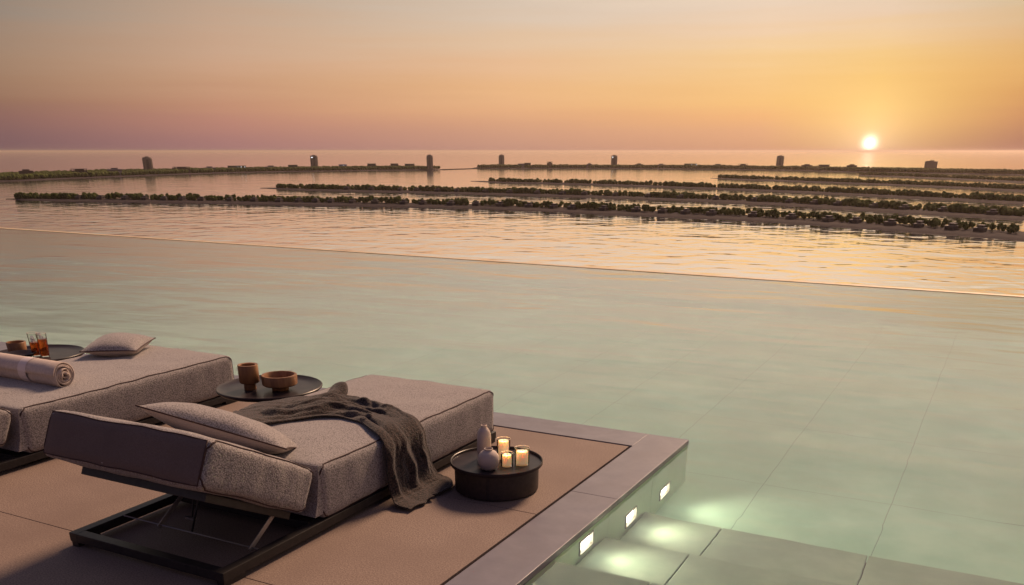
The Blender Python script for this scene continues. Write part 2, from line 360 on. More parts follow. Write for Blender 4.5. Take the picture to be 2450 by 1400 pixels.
# floor
FZ = -0.92
mb = MB(); gx = [-1.33 + .93 * k for k in range(-44, 20)]; gy = [5.17 + 1.5 * k for k in range(0, 10)]
def tiles(mb, xs, ys, z, gap=.0020, clip=None):
    for a, b in zip(xs[:-1], xs[1:]):
        for c, d in zip(ys[:-1], ys[1:]):
            if clip and clip(a, b, c, d): continue
            mb.add([(a + gap, c + gap, z), (b - gap, c + gap, z), (b - gap, d - gap, z), (a + gap, d - gap, z)], [(0, 1, 2, 3)])
tiles(mb, gx, gy, FZ)
xa, xb = gx[0], gx[-1]
mb.add([(xa, EDGE(xa) - 2.6, FZ + .003), (xb, EDGE(xb) - 2.6, FZ + .003), (xb, EDGE(xb) - .01, -.10), (xa, EDGE(xa) - .01, -.10)], [(0, 1, 2, 3)])  # added floor slope, catches light where the edge wall would look dark
tag(mb.build('pool_floor', m_tile), kind='structure')
mb = MB(); mb.box(-43, 17, -7, 20, FZ - .3, FZ - .008)
tag(mb.build('pool_base', m_grout), kind='structure')
# steps, coming up towards the near end of the pool
mb = MB(); sxs = [XE] + [-1.33 + .93 * k for k in range(0, 15)]
treads = [(-.11, -6.0, 4.075), (-.395, 4.075, 4.775), (-.66, 4.775, 5.50)]
for z, a, b in treads:
    lo = -5.9 if a < -5 else a
    for xa, xb in zip(sxs[:-1], sxs[1:]):
        mb.box(xa + .004, xb - .004, lo, b, z - .05 if z > -.9 else z, z)
        mb.box(xa + .004, xb - .004, b - .035, b - .018, FZ, z - .05)
tag(mb.build('pool_steps', m_step, bevel=.004), kind='structure')
mb = MB()
for z, a, b in treads: mb.box(XE, 12, -5.9 if a < -5 else a - .01, b - .05, FZ, z - .06)
tag(mb.build('step_core', m_gap), kind='structure')
# walls under the coping
mb = MB(); wy = [.85 + .8 * k for k in range(0, 7)] + [YE]
lamps = [(4.49, -.23), (5.24, -.50), (5.945, -.655)]
LS = .105
def wall_x(mb, y0, y1):
    cuts = [c for c in lamps if y0 < c[0] < y1]
    if not cuts: mb.box(XE - .06, XE - .004, y0, y1, FZ - .1, -.01); return
    cy, cz = cuts[0]
    mb.box(XE - .06, XE - .004, y0, cy - LS, FZ - .1, -.01); mb.box(XE - .06, XE - .004, cy + LS, y1, FZ - .1, -.01)
    mb.box(XE - .06, XE - .004, cy - LS, cy + LS, FZ - .1, cz - LS); mb.box(XE - .06, XE - .004, cy - LS, cy + LS, cz + LS, -.01)
for a, b in zip(wy[:-1], wy[1:]): wall_x(mb, a + .003, b - .003)
mb.box(-42, XE - .064, YE - .06, YE - .004, FZ - .1, -.052)
tag(mb.build('pool_side_wall', m_wall), kind='structure')
mb = MB(); mb.box(-42, XE - .07, -6, YE - .07, -1.4, -.36)
tag(mb.build('deck_substructure', m_gap), kind='structure')
# infinity edge wall
mb = MB(); a, b = EDGE(-42), EDGE(16)
def slab(mb, o0, o1, z0, z1):
    P = [(-42, a + o0), (16, b + o0), (16, b + o1), (-42, a + o1)]
    mb.add([p + (z0,) for p in P] + [p + (z1,) for p in P], [(0, 3, 2, 1), (4, 5, 6, 7), (0, 1, 5, 4), (1, 2, 6, 5), (2, 3, 7, 6), (3, 0, 4, 7)])
slab(mb, .0, .16, -1.6, WATER + .006)
tag(mb.build('infinity_edge', m_rim), kind='structure')

# pool lights
m_lens = bpy.data.materials.new('lit_lens'); m_lens.use_nodes = True
b_ = m_lens.node_tree.nodes['Principled BSDF']; b_.inputs['Emission Color'].default_value = (1, .93, .78, 1); b_.inputs['Emission Strength'].default_value = 8.0
m_trim = mat('light_trim', (.35, .33, .26), .4, .3)
LBL = ['square underwater light in the pool wall nearest the top step',
       'square underwater light in the pool wall, the middle one of three',
       'square underwater light in the pool wall nearest the outer pool corner']
for (cy, cz), lb in zip(lamps, LBL):
    r = empty('pool_light', (XE, cy, cz)); tag(r, lb, 'pool light', 'square lights in the pool wall')
    s = LS; mb = MB()
    for (y0, y1, z0, z1) in ((-s, -s + .014, -s, s), (s - .014, s, -s, s), (-s + .014, s - .014, -s, -s + .014), (-s + .014, s - .014, s - .014, s)): mb.box(-.05, .003, y0, y1, z0, z1)
    mb.build('frame', m_trim, r)
    mb = MB(); mb.box(-.045, -.022, -s + .014, s - .014, -s + .014, s - .014); mb.build('lens', m_lens, r)
    ld = bpy.data.lights.new('lamp', 'SPOT'); ld.energy = 30; ld.spot_size = R(120); ld.spot_blend = 1.0; ld.color = (1, .80, .60); ld.shadow_soft_size = .08
    lo = bpy.data.objects.new('lamp', ld); C.objects.link(lo); lo.parent = r; lo.location = (.02, 0, 0)
    lo.rotation_euler = Vector((-1, 0, .06)).to_track_quat('Z', 'Y').to_euler()

# ------------------------------------------------------------------ soft furniture helpers
def wob(p, s, a): return noise.noise(Vector(p) * s) * a
def cushion(hx, hy, hz, r, top=.02, side=.012, M=None, seed=0, wr=.004):
    """rounded box around its own centre with slight puff; returns MB and the mapping function"""
    def f(p):
        q = Vector([max(-(h - r), min(h - r, c)) for c, h in zip(p, (hx, hy, hz))])
        d = p - q
        o = q + d.normalized() * r if d.length > 1e-6 else p.copy()
        u, v, w_ = p.x / hx, p.y / hy, p.z / hz
        e = lambda a: max(0, 1 - abs(a) ** 4)
        o.z += (w_ * top) * e(u) * e(v)
        o.x += (u * side) * e(v) * e(w_)
        o.y += (v * side) * e(u) * e(w_)
        k = Vector((o.x * 1.0 + seed, o.y, o.z))
        if wr:
            o.x += u ** 3 * e(v * .9) * (noise.noise(Vector((seed, o.y * 14 + noise.noise(k * 4) * 2, o.z * 3))) * wr)
            o.y += v ** 3 * (noise.noise(Vector((o.x * 11 + noise.noise(k * 4), seed, o.z * 3))) * wr)
            o.z += w_ ** 3 * noise.noise(k * 5) * wr * 1.5
        return o
    mb = MB(); 
    def grid(n):
        # denser towards the edges
        return [math.sin((i / n - .5) * math.pi) * .5 + (i / n - .5) for i in range(n + 1)]
    gs = (grid(30), grid(44), grid(12)); H = (hx, hy, hz)
    for ax in range(3):
        a1, a2 = [(1, 2), (2, 0), (0, 1)][ax]
        for sg in (-1, 1):
            g1, g2 = gs[a1], gs[a2]; vs = []; fs = []
            for i in g1:
                for j in g2:
                    p = [0, 0, 0]; p[ax] = sg * H[ax]; p[a1] = i * H[a1]; p[a2] = j * H[a2]
                    o = f(Vector(p)); vs.append(M @ o if M is not None else o)
            n2 = len(g2)
            for i in range(len(g1) - 1):
                for j in range(n2 - 1):
                    q = (i * n2 + j, (i + 1) * n2 + j, (i + 1) * n2 + j + 1, i * n2 + j + 1)
                    fs.append(q if sg > 0 else q[::-1])
            mb.add(vs, fs)
    return mb, f
def weld(o, d=.0004):
    bm = bmesh.new(); bm.from_mesh(o.data); bmesh.ops.remove_doubles(bm, verts=bm.verts, dist=d); bmesh.ops.recalc_face_normals(bm, faces=bm.faces)
    bm.to_mesh(o.data); bm.free(); o.data.polygons.foreach_set('use_smooth', [True] * len(o.data.polygons))
def side_loop(f, hx, hy, hz, sg, r, rc=.05, M=None, n=26):
    """cord loop round the side face x = sg*hx"""
    pts = []; a, b = hy - .2 * r, hz - .2 * r
    cs = [(a, b), (-a, b), (-a, -b), (a, -b)]
    def arc(cx, cy, t0):
        return [(cx + rc * math.cos(t0 + k * math.pi / 10), cy + rc * math.sin(t0 + k * math.pi / 10)) for k in range(6)]
    path = arc(a - rc, b - rc, 0) + [(y, b) for y in np.linspace(a - rc, -a + rc, n)[1:-1]] + arc(-a + rc, b - rc, math.pi / 2) + [(-a, z) for z in np.linspace(b - rc, -b + rc, 8)[1:-1]] \
        + arc(-a + rc, -b + rc, math.pi) + [(y, -b) for y in np.linspace(-a + rc, a - rc, n)[1:-1]] + arc(a - rc, -b + rc, 3 * math.pi / 2) + [(a, z) for z in np.linspace(-b + rc, b - rc, 8)[1:-1]]
    for y, z in path:
        # project on the cushion: push out to the box surface then through f
        p = Vector((sg * hx, y, z)); o = f(p)
        edge = max(abs(y) / hy, abs(z) / hz) > .93
        if edge: o = f(Vector((sg * (hx - .35 * r), y if abs(y) < a - 1e-3 else math.copysign(hy, y), z if abs(z) < b - 1e-3 else math.copysign(hz, z)))) if (abs(abs(y) - a) < 1e-3 or abs(abs(z) - b) < 1e-3) else f(Vector((sg * hx, y, z)))
        pts.append(M @ o if M is not None else o)
    return pts

# ------------------------------------------------------------------ daybed
LX, LY = -3.735, 4.28      # centre of the first daybed
def make_daybed():
    r = empty('daybed', (LX, LY, 0))
    hx = .575
    y0, y1 = 2.865 - LY, 5.70 - LY
    # frame of flat bars
    z0, z1 = .030, .082
    mb = MB()
    mb.box(-hx, -hx + .06, y0, y1, z0, z1); mb.box(hx - .06, hx, y0, y1, z0, z1)
    mb.box(-hx + .06, hx - .06, y0, y0 + .06, z0, z1); mb.box(-hx + .06, hx - .06, y1 - .06, y1, z0, z1)
    mb.box(-hx + .06, hx - .06, 3.60 - LY, 3.66 - LY, z0, z1)
    mb.build('frame', m_frame, r, bevel=.003)
    for sx_ in (-1, 1):
        for yy in (y0 + .004, y1 - .154):
            mb = MB(); xa = sx_ * (hx - .03); mb.box(xa - .024, xa + .024, yy, yy + .15, 0, z0); mb.build('foot', m_frame, r)
    mb = MB(); mb.box(-hx + .065, hx - .065, 3.67 - LY, y1 - .07, .055, .078); mb.build('slat_panel', m_frame, r)
    # seat cushion
    sy, hz = (5.690 - 3.665) / 2, .160
    M = Matrix.Translation((0, (5.690 + 3.665) / 2 - LY, .084 + hz))
    mb, f = cushion(hx - .004, sy, hz, .035, top=.022, side=.012, M=M, seed=3.1, wr=.0065)
    o = mb.build('seat_cushion', m_boucle, r); weld(o)
    for sg in (-1, 1): MB().tube(side_loop(f, hx - .004, sy, hz, sg, .035, M=M), .0044, closed=True).build('piping', m_pipe, o, smooth=True)
    # backrest, hinged at the near end of the seat and raised at its head
    A = R(27.5); ly, hb = .405, .127
    hinge = Vector((0, 3.640 - LY, .405))
    # local: +y runs from the head end to the hinge, z is the cushion's normal
    Rm = Matrix.Rotation(-A, 4, 'X')
    M = Matrix.Translation(hinge) @ Rm @ Matrix.Translation((0, -ly, -hb - .004))
    mb, f = cushion(hx - .004, ly, hb, .035, top=.02, side=.010, M=M, seed=8.7, wr=.0065)
    o = mb.build('backrest', m_boucle, r); weld(o)
    for sg in (-1, 1): MB().tube(side_loop(f, hx - .004, ly, hb, sg, .035, M=M, n=14), .0044, closed=True).build('piping', m_pipe, o, smooth=True)
    # smooth brown cloth panel on the head end
    vs = []; fs = []; nx, nz_ = 30, 8
    for i in range(nx + 1):
        for j in range(nz_ + 1):
            u = -1 + 2 * i / nx; v = -1 + 2 * j / nz_
            p = f(Vector((u * (hx - .018), -ly, v * (hb - .008)))); p = p + Vector((0, -.0035, 0)); vs.append(M @ p)
    for i in range(nx):
        for j in range(nz_): k = i * (nz_ + 1) + j; fs.append((k, k + nz_ + 1, k + nz_ + 2, k + 1))
    MB().add(vs, fs).build('end_panel', m_brown, o, smooth=True)
    ring = [(i / 15 * 2 - 1, 1) for i in range(16)] + [(1, 1 - j / 5 * 2) for j in range(1, 6)] + [(1 - i / 15 * 2, -1) for i in range(1, 16)] + [(-1, -1 + j / 5 * 2) for j in range(1, 5)]
    pts = [M @ (f(Vector((u * (hx - .018), -ly, v * (hb - .008)))) + Vector((0, -.003, 0))) for u, v in ring]
    MB().tube(pts, .004, closed=True).build('end_piping', m_pipe, o, smooth=True)
    # soft gusset that closes the wedge under the hinge
    mb = MB(); zs = [(.403, .0), (.30, .012), (.2, .03), (.12, .055)]
    for sg in (-1,):
        vs = []; fs = []
        for z, d in zs:
            for x in (-hx + .03, hx - .012): vs.append((x, 3.668 - LY - d * 1.2, z)); vs.append((x, 3.70 - LY, z))
        for k in range(len(zs) - 1):
            a = k * 4; fs += [(a, a + 4, a + 6, a + 2), (a, a + 1, a + 5, a + 4), (a + 2, a + 6, a + 7, a + 3)]
        fs += [(12, 13, 15, 14)]
        mb.add(vs, fs)
    mb.build('gusset', m_boucle, r)
    # tray that carries the backrest
    Mt = Matrix.Translation(hinge) @ Rm
    mb = MB(); zt = -2 * hb - .012
    mb.box(-hx + .20, hx - .06, -.70, -.06, zt - .045, zt - .002, Mt); mb.build('backrest_tray', m_frame, r, bevel=.003)
    # lifting gear
    mb = MB(); mb.tube([(-hx + .06, 3.19 - LY, .078), (hx - .06, 3.19 - LY, .078)], .0045); mb.build('cross_rod', m_steel, r, smooth=True)
    for x in (3.735 - 3.95, 3.735 - 3.27):
        mb = MB(); a = Vector((x, 3.18 - LY, .075)); b = Vector((x, 3.40 - LY, .215)); dvec = (b - a); Lg = dvec.length
        Mx = Matrix.Translation(a) @ dvec.to_track_quat('Y', 'Z').to_matrix().to_4x4()
        mb.box(-.004, .004, -.01, Lg, -.014, .014, Mx); mb.build('strut', m_steel, r, bevel=.002)
    mb = MB(); mb.tube([(3.735 - 3.72, 3.20 - LY, .075), (3.735 - 3.74, 3.32 - LY, .275)], .006); mb.build('gas_spring', m_frame, r, smooth=True); mb = MB(); mb.tube([(3.735 - 3.80, 3.29 - LY, .12), (3.735 - 3.80, 3.33 - LY, .275)], .005); mb.build('release_lever', m_frame, r, smooth=True)
    mb = MB(); mb.box(3.735 - 3.845, 3.735 - 3.775, 3.275 - LY, 3.295 - LY, .105, .118); mb.build('release_handle', m_steel, r)
    return r
bed = make_daybed()
tag(bed, 'wide low daybed with the dark throw across it, beside the candle table', 'daybed', 'upholstered daybeds on the deck')
bed2 = copy_tree(bed); bed2.location = (LX - 2.59, LY, 0)
tag(bed2, 'wide low daybed further left with the rolled towel lying on its seat', 'daybed', 'upholstered daybeds on the deck')

# ------------------------------------------------------------------ pillows
def pillow(name, hx, hy, T, M, label, lower_plain=True, seed=1.0, sag=0):
    r = empty(name, M.translation); r['category'] = 'pillow'; r['label'] = label; r['group'] = 'loose pillows on the daybeds'
    M = Matrix.Translation(-M.translation) @ M
    def P(u, v, sgn):
        k = (max(0, 1 - abs(u) ** 2.3) ** .62) * (max(0, 1 - abs(v) ** 2.3) ** .62)
        ox = hx * u * (1 - .06 * (1 - v * v) * abs(u) ** 3); oy = hy * v * (1 - .06 * (1 - u * u) * abs(v) ** 3)
        z = sgn * T * k
        z += noise.noise(Vector((ox * 6 + seed, oy * 6, sgn))) * .012 * k - sag * (u * u)
        return M @ Vector((ox, oy, z))
    n = 28
    for sgn, nm, mt in ((1, 'top_cover', m_boucle), (-1, 'underside', m_plain if lower_plain else m_boucle)):
        vs = [P(-1 + 2 * i / n, -1 + 2 * j / n, sgn) for i in range(n + 1) for j in range(n + 1)]; fs = []
        for i in range(n):
            for j in range(n):
                k = i * (n + 1) + j; q = (k, k + n + 1, k + n + 2, k + 1); fs.append(q if sgn > 0 else q[::-1])
        MB().add(vs, fs).build(nm, mt, r, smooth=True)
    ring = [(-1 + 2 * i / n, 1) for i in range(n)] + [(1, 1 - 2 * i / n) for i in range(n)] + [(1 - 2 * i / n, -1) for i in range(n)] + [(-1, -1 + 2 * i / n) for i in range(n)]
    MB().tube([P(u, v, 1) for u, v in ring], .0045, n=6, closed=True).build('piping', m_pipe, r, smooth=True)
    return r
def frame_M(c, xdir, ydir):
    x = Vector(xdir).normalized(); y = Vector(ydir); z = x.cross(y).normalized(); y = z.cross(x)
    return Matrix.Translation(c) @ Matrix((x, y, z)).transposed().to_4x4()
PX, PY_ = (.872, .407, -.279), (-.479, .825, -.294)
pillow('pillow', .42, .23, .10, frame_M((-3.785, 3.60, .560), PX, PY_), 'long pillow with dark piping lying on the raised backrest of the nearer daybed', seed=2)
pillow('pillow', .23, .285, .088, frame_M((-6.63, 5.26, .487), (.84, .54, .0), (-.54, .84, .0)), 'square pillow with dark piping lying flat on the seat of the daybed further left', seed=9)
pillow('pillow', .42, .23, .10, frame_M((-6.56, 3.60, .560), PX, PY_), 'pillow at the left edge of the picture, only its corner showing below the rolled towel', seed=5)

# ------------------------------------------------------------------ rolled towel
tw = empty('rolled_towel', (-6.45, 4.22, .415)); tag(tw, 'thick pale towel rolled up with a paper band lying across the left daybed', 'towel')
turns, r0, r1 = 6.5, .012, .088
sp = []
for i in range(int(turns * 26) + 1):
    a = i / 26 * 2 * math.pi; rr = r0 + (r1 - r0) * (i / 26 / turns) ** .85 + .0035 * math.sin(a * 2.3 + 1) ; sp.append((rr * math.cos(a), rr * math.sin(a) + .006 * math.sin(a * .5), i / 26 / turns))
vs = []; fs = []; ns = 8; xs_ = [-.56 + 1.03 * k / ns for k in range(ns + 1)]; th = .0085
for k, x in enumerate(xs_):
    for (yy, zz, q) in sp:
        e = 0
        if k == ns: e = .030 * (1 - q) * (.6 + .4 * math.sin(q * 40)) + .006 * math.sin(q * 90)
        if k == 0: e = -.02 * (1 - q)
        vs.append((x + e, yy, zz + .088))
m_ = len(sp)
for k in range(ns):
    for i in range(m_ - 1): fs.append((k * m_ + i, (k + 1) * m_ + i, (k + 1) * m_ + i + 1, k * m_ + i + 1))
to = MB().add(vs, fs).build('towel_body', m_towel, tw, smooth=True)
md = to.modifiers.new('thick', 'SOLIDIFY'); md.thickness = th; md.offset = 0
mb = MB(); mb.lathe([(.0935, -.045), (.0945, -.040), (.0945, .040), (.0935, .045)], n=48)
bo = mb.build('band', m_band, tw, smooth=True); bo.rotation_euler = (0, R(90), 0); bo.location = (.12, 0, .090)

# ------------------------------------------------------------------ dark throw draped over the near daybed
def throw():
    st = [  # x, y low, y high, z base, lift
        (-4.33, 4.20, 4.50, .425, .02), (-4.26, 4.13, 4.68, .435, .03), (-4.10, 4.05, 4.76, .435, .03), (-3.97, 4.03, 4.84, .435, .035), (-3.87, 4.16, 4.88, .43, .055),
        (-3.76, 4.40, 4.87, .43, .055), (-3.62, 4.45, 4.83, .43, .05), (-3.46, 4.41, 4.78, .43, .045), (-3.30, 4.33, 4.72, .43, .04), (-3.19, 4.25, 4.68, .425, .035)]
    side = [(-3.145, 4.23, 4.66, .385), (-3.125, 4.215, 4.66, .33), (-3.12, 4.21, 4.67, .24), (-3.115, 4.21, 4.69, .14), (-3.105, 4.20, 4.73, .07), (-3.07, 4.18, 4.77, .028), (-3.00, 4.15, 4.73, .014), (-2.93, 4.17, 4.66, .010)]
    rows = [(x, a, b, z, l, 0) for x, a, b, z, l in st] + [(x, a, b, z, .03, 1) for x, a, b, z in side]
    # resample smoothly
    nU, nV = 170, 80
    P = np.array([[r_[0], r_[1], r_[2], r_[3], r_[4], r_[5]] for r_ in rows]); tlen = [0]
    for i in range(1, len(P)): tlen.append(tlen[-1] + math.hypot(P[i, 0] - P[i - 1, 0], P[i, 3] - P[i - 1, 3]))
    T = np.array(tlen)
    vs = []; fs = []
    for i in range(nU + 1):
        u = T[-1] * i / nU
        row = [np.interp(u, T, P[:, k]) for k in range(6)]
        # soften with neighbours
        row2 = [np.mean([np.interp(u + d, T, P[:, k]) for d in (-.03, -.015, 0, .015, .03)]) for k in range(6)]
        x, a, b, z, lift, s_ = row2
        q = u / T[-1]
        for j in range(nV + 1):
            v = j / nV
            ph = 1.1 * math.sin(q * 5.0) + 1.6 * q
            nf = 1.9 + .7 * q
            s1 = .5 + .5 * math.sin(2 * math.pi * (v * nf) + ph * 1.6 + 2.6 * noise.noise(Vector((q * 4, v * 2.2, 4))))
            s2 = noise.noise(Vector((q * 11 - v * 6, v * 9 + q * 5, 1.5))) +   .3 * noise.noise(Vector((q * 22 + v * 9, v * 16 - q * 14, 7.5)))
            edge = min(1, 9 * v) * min(1, 9 * (1 - v))
            h = (.8 if s_ < .5 else .65) * lift * (s1 ** (1.0 + .8 * math.sin(q * 7 + 1))) * edge * (.65 + .7 * noise.noise(Vector((q * 5, v * 2.5, 12)))) + (.028 if .12 < q < .55 else .010) * s2 * edge + .012
            # swirl of bunched cloth where the throw narrows
            hb_ = math.exp(-((x + 3.93) / .13) ** 2 - ((v - .72) / .24) ** 2) * .045
            y = a + (b - a) * v + .02 * noise.noise(Vector((q * 14, v * 2, 9))) * (1 + s_)
            if s_ < .02:
                px, pz = x, z + h + hb_
            else:
                px, pz = x + (h * 1.25 + .01) * min(1, s_), z + h * (1 - s_)
                if z < .05: pz = z + .004 + .6 * h * (1 if x > -3.05 else .3)
            # the hem at both ends runs ragged
            if i > nU - 14: px += .03 * noise.noise(Vector((v * 6, 3, 3))) * (i - nU + 14) / 14
            if i < 16: px -= .05 * (math.sin(v * math.pi)) * (1 - i / 16); pz -= .02 * (1 - i / 16)
            vs.append((px, y, max(pz, .004)))
    W = nV + 1
    for i in range(nU):
        for j in range(nV): k = i * W + j; fs.append((k, k + W, k + W + 1, k + 1))
    # the little tuft standing up at the far side
    o = len(vs); n1, n2 = 22, 14
    tv = []; tf = []
    for i in range(n1 + 1):
        for j in range(n2 + 1):
            a = math.pi * i / n1; v = j / n2
            rr = .085 * (1 - .35 * v)
            x = -4.035 - rr * math.cos(a) * 1.05 + .05 * v; z = .405 + rr * 1.15 * math.sin(a) * (1 - .15 * v) + .02 * noise.noise(Vector((a, v * 3, 2))) * math.sin(a)
            y = 4.78 + .24 * (1 - v) * (1 - .45 * (1 - math.sin(a)))
            tv.append((x, y, z))
    for i in range(n1):
        for j in range(n2): k = i * (n2 + 1) + j; tf.append((k, k + 1, k + n2 + 2, k + n2 + 1))
    mb = MB(); mb.add(vs, fs); mb.add(tv, tf)
    o = mb.build('throw_blanket', m_knit, smooth=True)
    md = o.modifiers.new('thick', 'SOLIDIFY'); md.thickness = .007; md.offset = 0
    tag(o, 'dark brown knitted throw crumpled across the near daybed, hanging down to the deck', 'blanket')
throw()

# ------------------------------------------------------------------ side tables
def tray_table(loc, label):
    r = empty('side_table', loc); tag(r, label, 'side table', 'round tray tables between the daybeds')
    z = .375
    mb = MB(); mb.lathe([(.001, z - .020), (.30, z - .020), (.372, z - .010), (.390, z + .006), (.392, z + .016), (.386, z + .021), (.378, z + .017), (.352, z + .004), (.30, z), (.001, z)], n=96)
    mb.build('tray_top', m_tray, r, auto=50)
    mb = MB(); mb.lathe([(.001, z - .021), (.028, z - .021), (.025, .20), (.028, .022), (.001, .022)], n=24); mb.build('stem', m_frame, r, auto=40)
    mb = MB(); mb.lathe([(.001, 0), (.20, 0), (.20, .014), (.19, .021), (.001, .0215)], n=48); mb.build('base', m_frame, r, auto=40)
    return r
tray_table((-4.735, 5.02, 0), 'round dark tray table between the two daybeds with the two wooden vessels on it')
t3 = tray_table((-7.36, 4.98, 0), 'round dark tray table at the left picture edge holding the drink glasses')

dr = empty('candle_table', (-2.665, 4.81, 0)); tag(dr, 'low dark drum shaped table on the deck carrying the candles and ceramic vases', 'side table')
mb = MB(); mb.lathe([(.001, .004), (.262, .004), (.272, .012), (.274, .168), (.001, .168)], n=96)
o = mb.build('drum_body', m_drum, dr, auto=40)
mb = MB()
for a in (R(-74), R(-71.6)):
    c, s = math.cos(a), math.sin(a); mb.tube([(.2745 * c, .2745 * s, .010), (.2755 * c, .2755 * s, .165)], .0016, n=6)
mb.build('seam', m_gap, o)
mb = MB(); mb.lathe([(.001, .1685), (.296, .1685), (.300, .175), (.300, .190), (.297, .193), (.292, .190), (.288, .1765), (.001, .1762)], n=96)
mb.build('tray_top', m_tray, dr, auto=40)

# vessels
def vessel(name, loc, prof, m, label, cat, group=None, n=64, fl=0):
    mb = MB(); mb.lathe(prof, n=n)
    if fl:
        k = len(mb.v)
        for i, (x, y, z) in enumerate(mb.v):
            a = math.atan2(y, x); r_ = math.hypot(x, y)
            if r_ > fl: q = 1 + .008 * (1 if (i % n) % 2 else -1); mb.v[i] = (x * q, y * q, z)
    o = mb.build(name, m, auto=45); o.location = loc; tag(o, label, cat, group); return o
TZ = .3755
vessel('wooden_cup', (-4.845, 4.93, TZ), [(.001, 0), (.043, 0), (.045, .004), (.044, .045), (.068, .052), (.074, .060), (.075, .180), (.072, .186), (.062, .187), (.054, .183), (.052, .08), (.001, .078)], m_wood,
       'tall turned wooden cup on a narrow foot, left of the wooden bowl', 'cup', 'wooden vessels on the tray table')
vessel('wooden_bowl', (-4.64, 5.03, TZ), [(.001, 0), (.060, 0), (.063, .004), (.062, .030), (.118, .036), (.128, .044), (.131, .108), (.127, .114), (.114, .114), (.108, .104), (.100, .056), (.001, .052)], m_wood,
       'wide shallow turned wooden bowl with ribbed side, right of the wooden cup', 'bowl', 'wooden vessels on the tray table', n=128, fl=.117)
vessel('shallow_bowl', (-7.36, 4.83, TZ), [(.001, 0), (.05, 0), (.10, .025), (.128, .045), (.130, .050), (.124, .048), (.095, .030), (.05, .012), (.001, .010)], m_tray,
       'dark shallow dish on the leftmost tray table in front of the glasses', 'dish', 'vessels on the leftmost tray table')
vessel('wooden_pot', (-7.62, 4.98, TZ), [(.001, 0), (.06, 0), (.075, .01), (.080, .09), (.076, .095), (.066, .093), (.062, .03), (.001, .028)], m_wood,
       'short brown wooden pot cut by the left picture edge', 'pot', 'vessels on the leftmost tray table')
DZ = .1768
vessel('tall_vase', (-2.765, 4.825, DZ), [(.001, 0), (.038, 0), (.042, .006), (.046, .07), (.045, .15), (.040, .185), (.028, .205), (.020, .212), (.019, .222), (.021, .228), (.017, .229), (.014, .222), (.014, .19), (.001, .02)], m_ceramic,
       'tall slim pale ceramic bottle vase behind the round vase', 'vase', 'ceramic vases on the drum table')
vessel('round_vase', (-2.640, 4.66, DZ), [(.001, 0), (.036, 0), (.052, .012), (.066, .042), (.069, .066), (.064, .092), (.048, .114), (.031, .123), (.026, .127), (.028, .136), (.024, .137), (.020, .128), (.03, .10), (.001, .02)], m_ceramic,
       'squat round pale ceramic vase at the front of the drum table', 'vase', 'ceramic vases on the drum table')
def candle(loc, r, h, gh, label):
    e = empty('candle_in_glass', loc); tag(e, label, 'candle', 'candles in glass holders on the drum table')
    mb = MB(); mb.lathe([(.001, .006), (r * .98, .006), (r, .012), (r, h - .006), (r * .95, h), (r * .6, h - .003), (.001, h - .005)], n=32); mb.build('wax', m_wax, e, auto=60)
    mb = MB(); mb.tube([(0, 0, h - .006), (.001, .001, h + .008)], .0014, n=6); mb.build('wick', m_wick, e)
    g = r + .009; mb = MB(); mb.lathe([(.001, .001), (g, .001), (g + .001, gh)], n=64); mb.build('glass', m_glass, e)
    mb = MB(); mb.tube([((g + .001) * math.cos(a * math.pi / 20), (g + .001) * math.sin(a * math.pi / 20), gh) for a in range(40)], .0016, n=6, closed=True); mb.build('glass_rim', m_glassrim, e, smooth=True)
    pl = bpy.data.lights.new('flame_light', 'POINT'); pl.energy = .11; pl.color = (1, .62, .30); pl.shadow_soft_size = .008
    po = bpy.data.objects.new('flame_light', pl); C.objects.link(po); po.parent = e; po.location = (0, 0, h + .014)
candle((-2.665, 4.905, DZ), .034, .118, .130, 'tallest pale candle in a glass, behind the small candle and right of the tall vase')
candle((-2.570, 4.775, DZ), .029, .074, .086, 'smallest candle in a glass, right beside the round vase')
candle((-2.500, 4.850, DZ), .037, .088, .110, 'wide candle in a glass standing apart at the right side of the drum table')
def drink(loc, label, lvl):
    e = empty('drink_glass', loc); tag(e, label, 'glass', 'glasses of iced amber drink')
    mb = MB(); mb.lathe([(.001, 0), (.032, 0), (.033, .003), (.042, .20)], n=48); mb.build('tumbler', m_glass, e)
    mb = MB(); mb.tube([(.042 * math.cos(a * math.pi / 16), .042 * math.sin(a * math.pi / 16), .20) for a in range(32)], .0016, n=6, closed=True); mb.build('glass_rim', m_glassrim, e, smooth=True)
    mb = MB(); k = lambda z: .031 + .009 * z / .2; mb.lathe([(.001, .009), (k(.009) - .0005, .009), (k(lvl) - .0005, lvl), (.001, lvl)], n=32); mb.build('drink', m_tea, e, auto=50)
    for i in range(3):
        mb = MB(); rnd = random.Random(i * 7 + int(lvl * 1000)); Mi = Matrix.Translation((rnd.uniform(-.014, .014), rnd.uniform(-.014, .014), lvl - .004 + .020 * i)) @ Matrix.Rotation(rnd.uniform(0, 3), 4, Vector((rnd.random(), rnd.random(), 1)).normalized())
        mb.box(-.013, .013, -.013, .013, -.011, .011, Mi); mb.build('ice_cube', m_ice, e, bevel=.003)
drink((-7.345, 4.965, TZ), 'tall glass of amber drink with ice, the left one of two standing together', .12)
drink((-7.255, 4.985, TZ), 'tall glass of amber drink filled higher with ice, the right one of two standing together', .15)

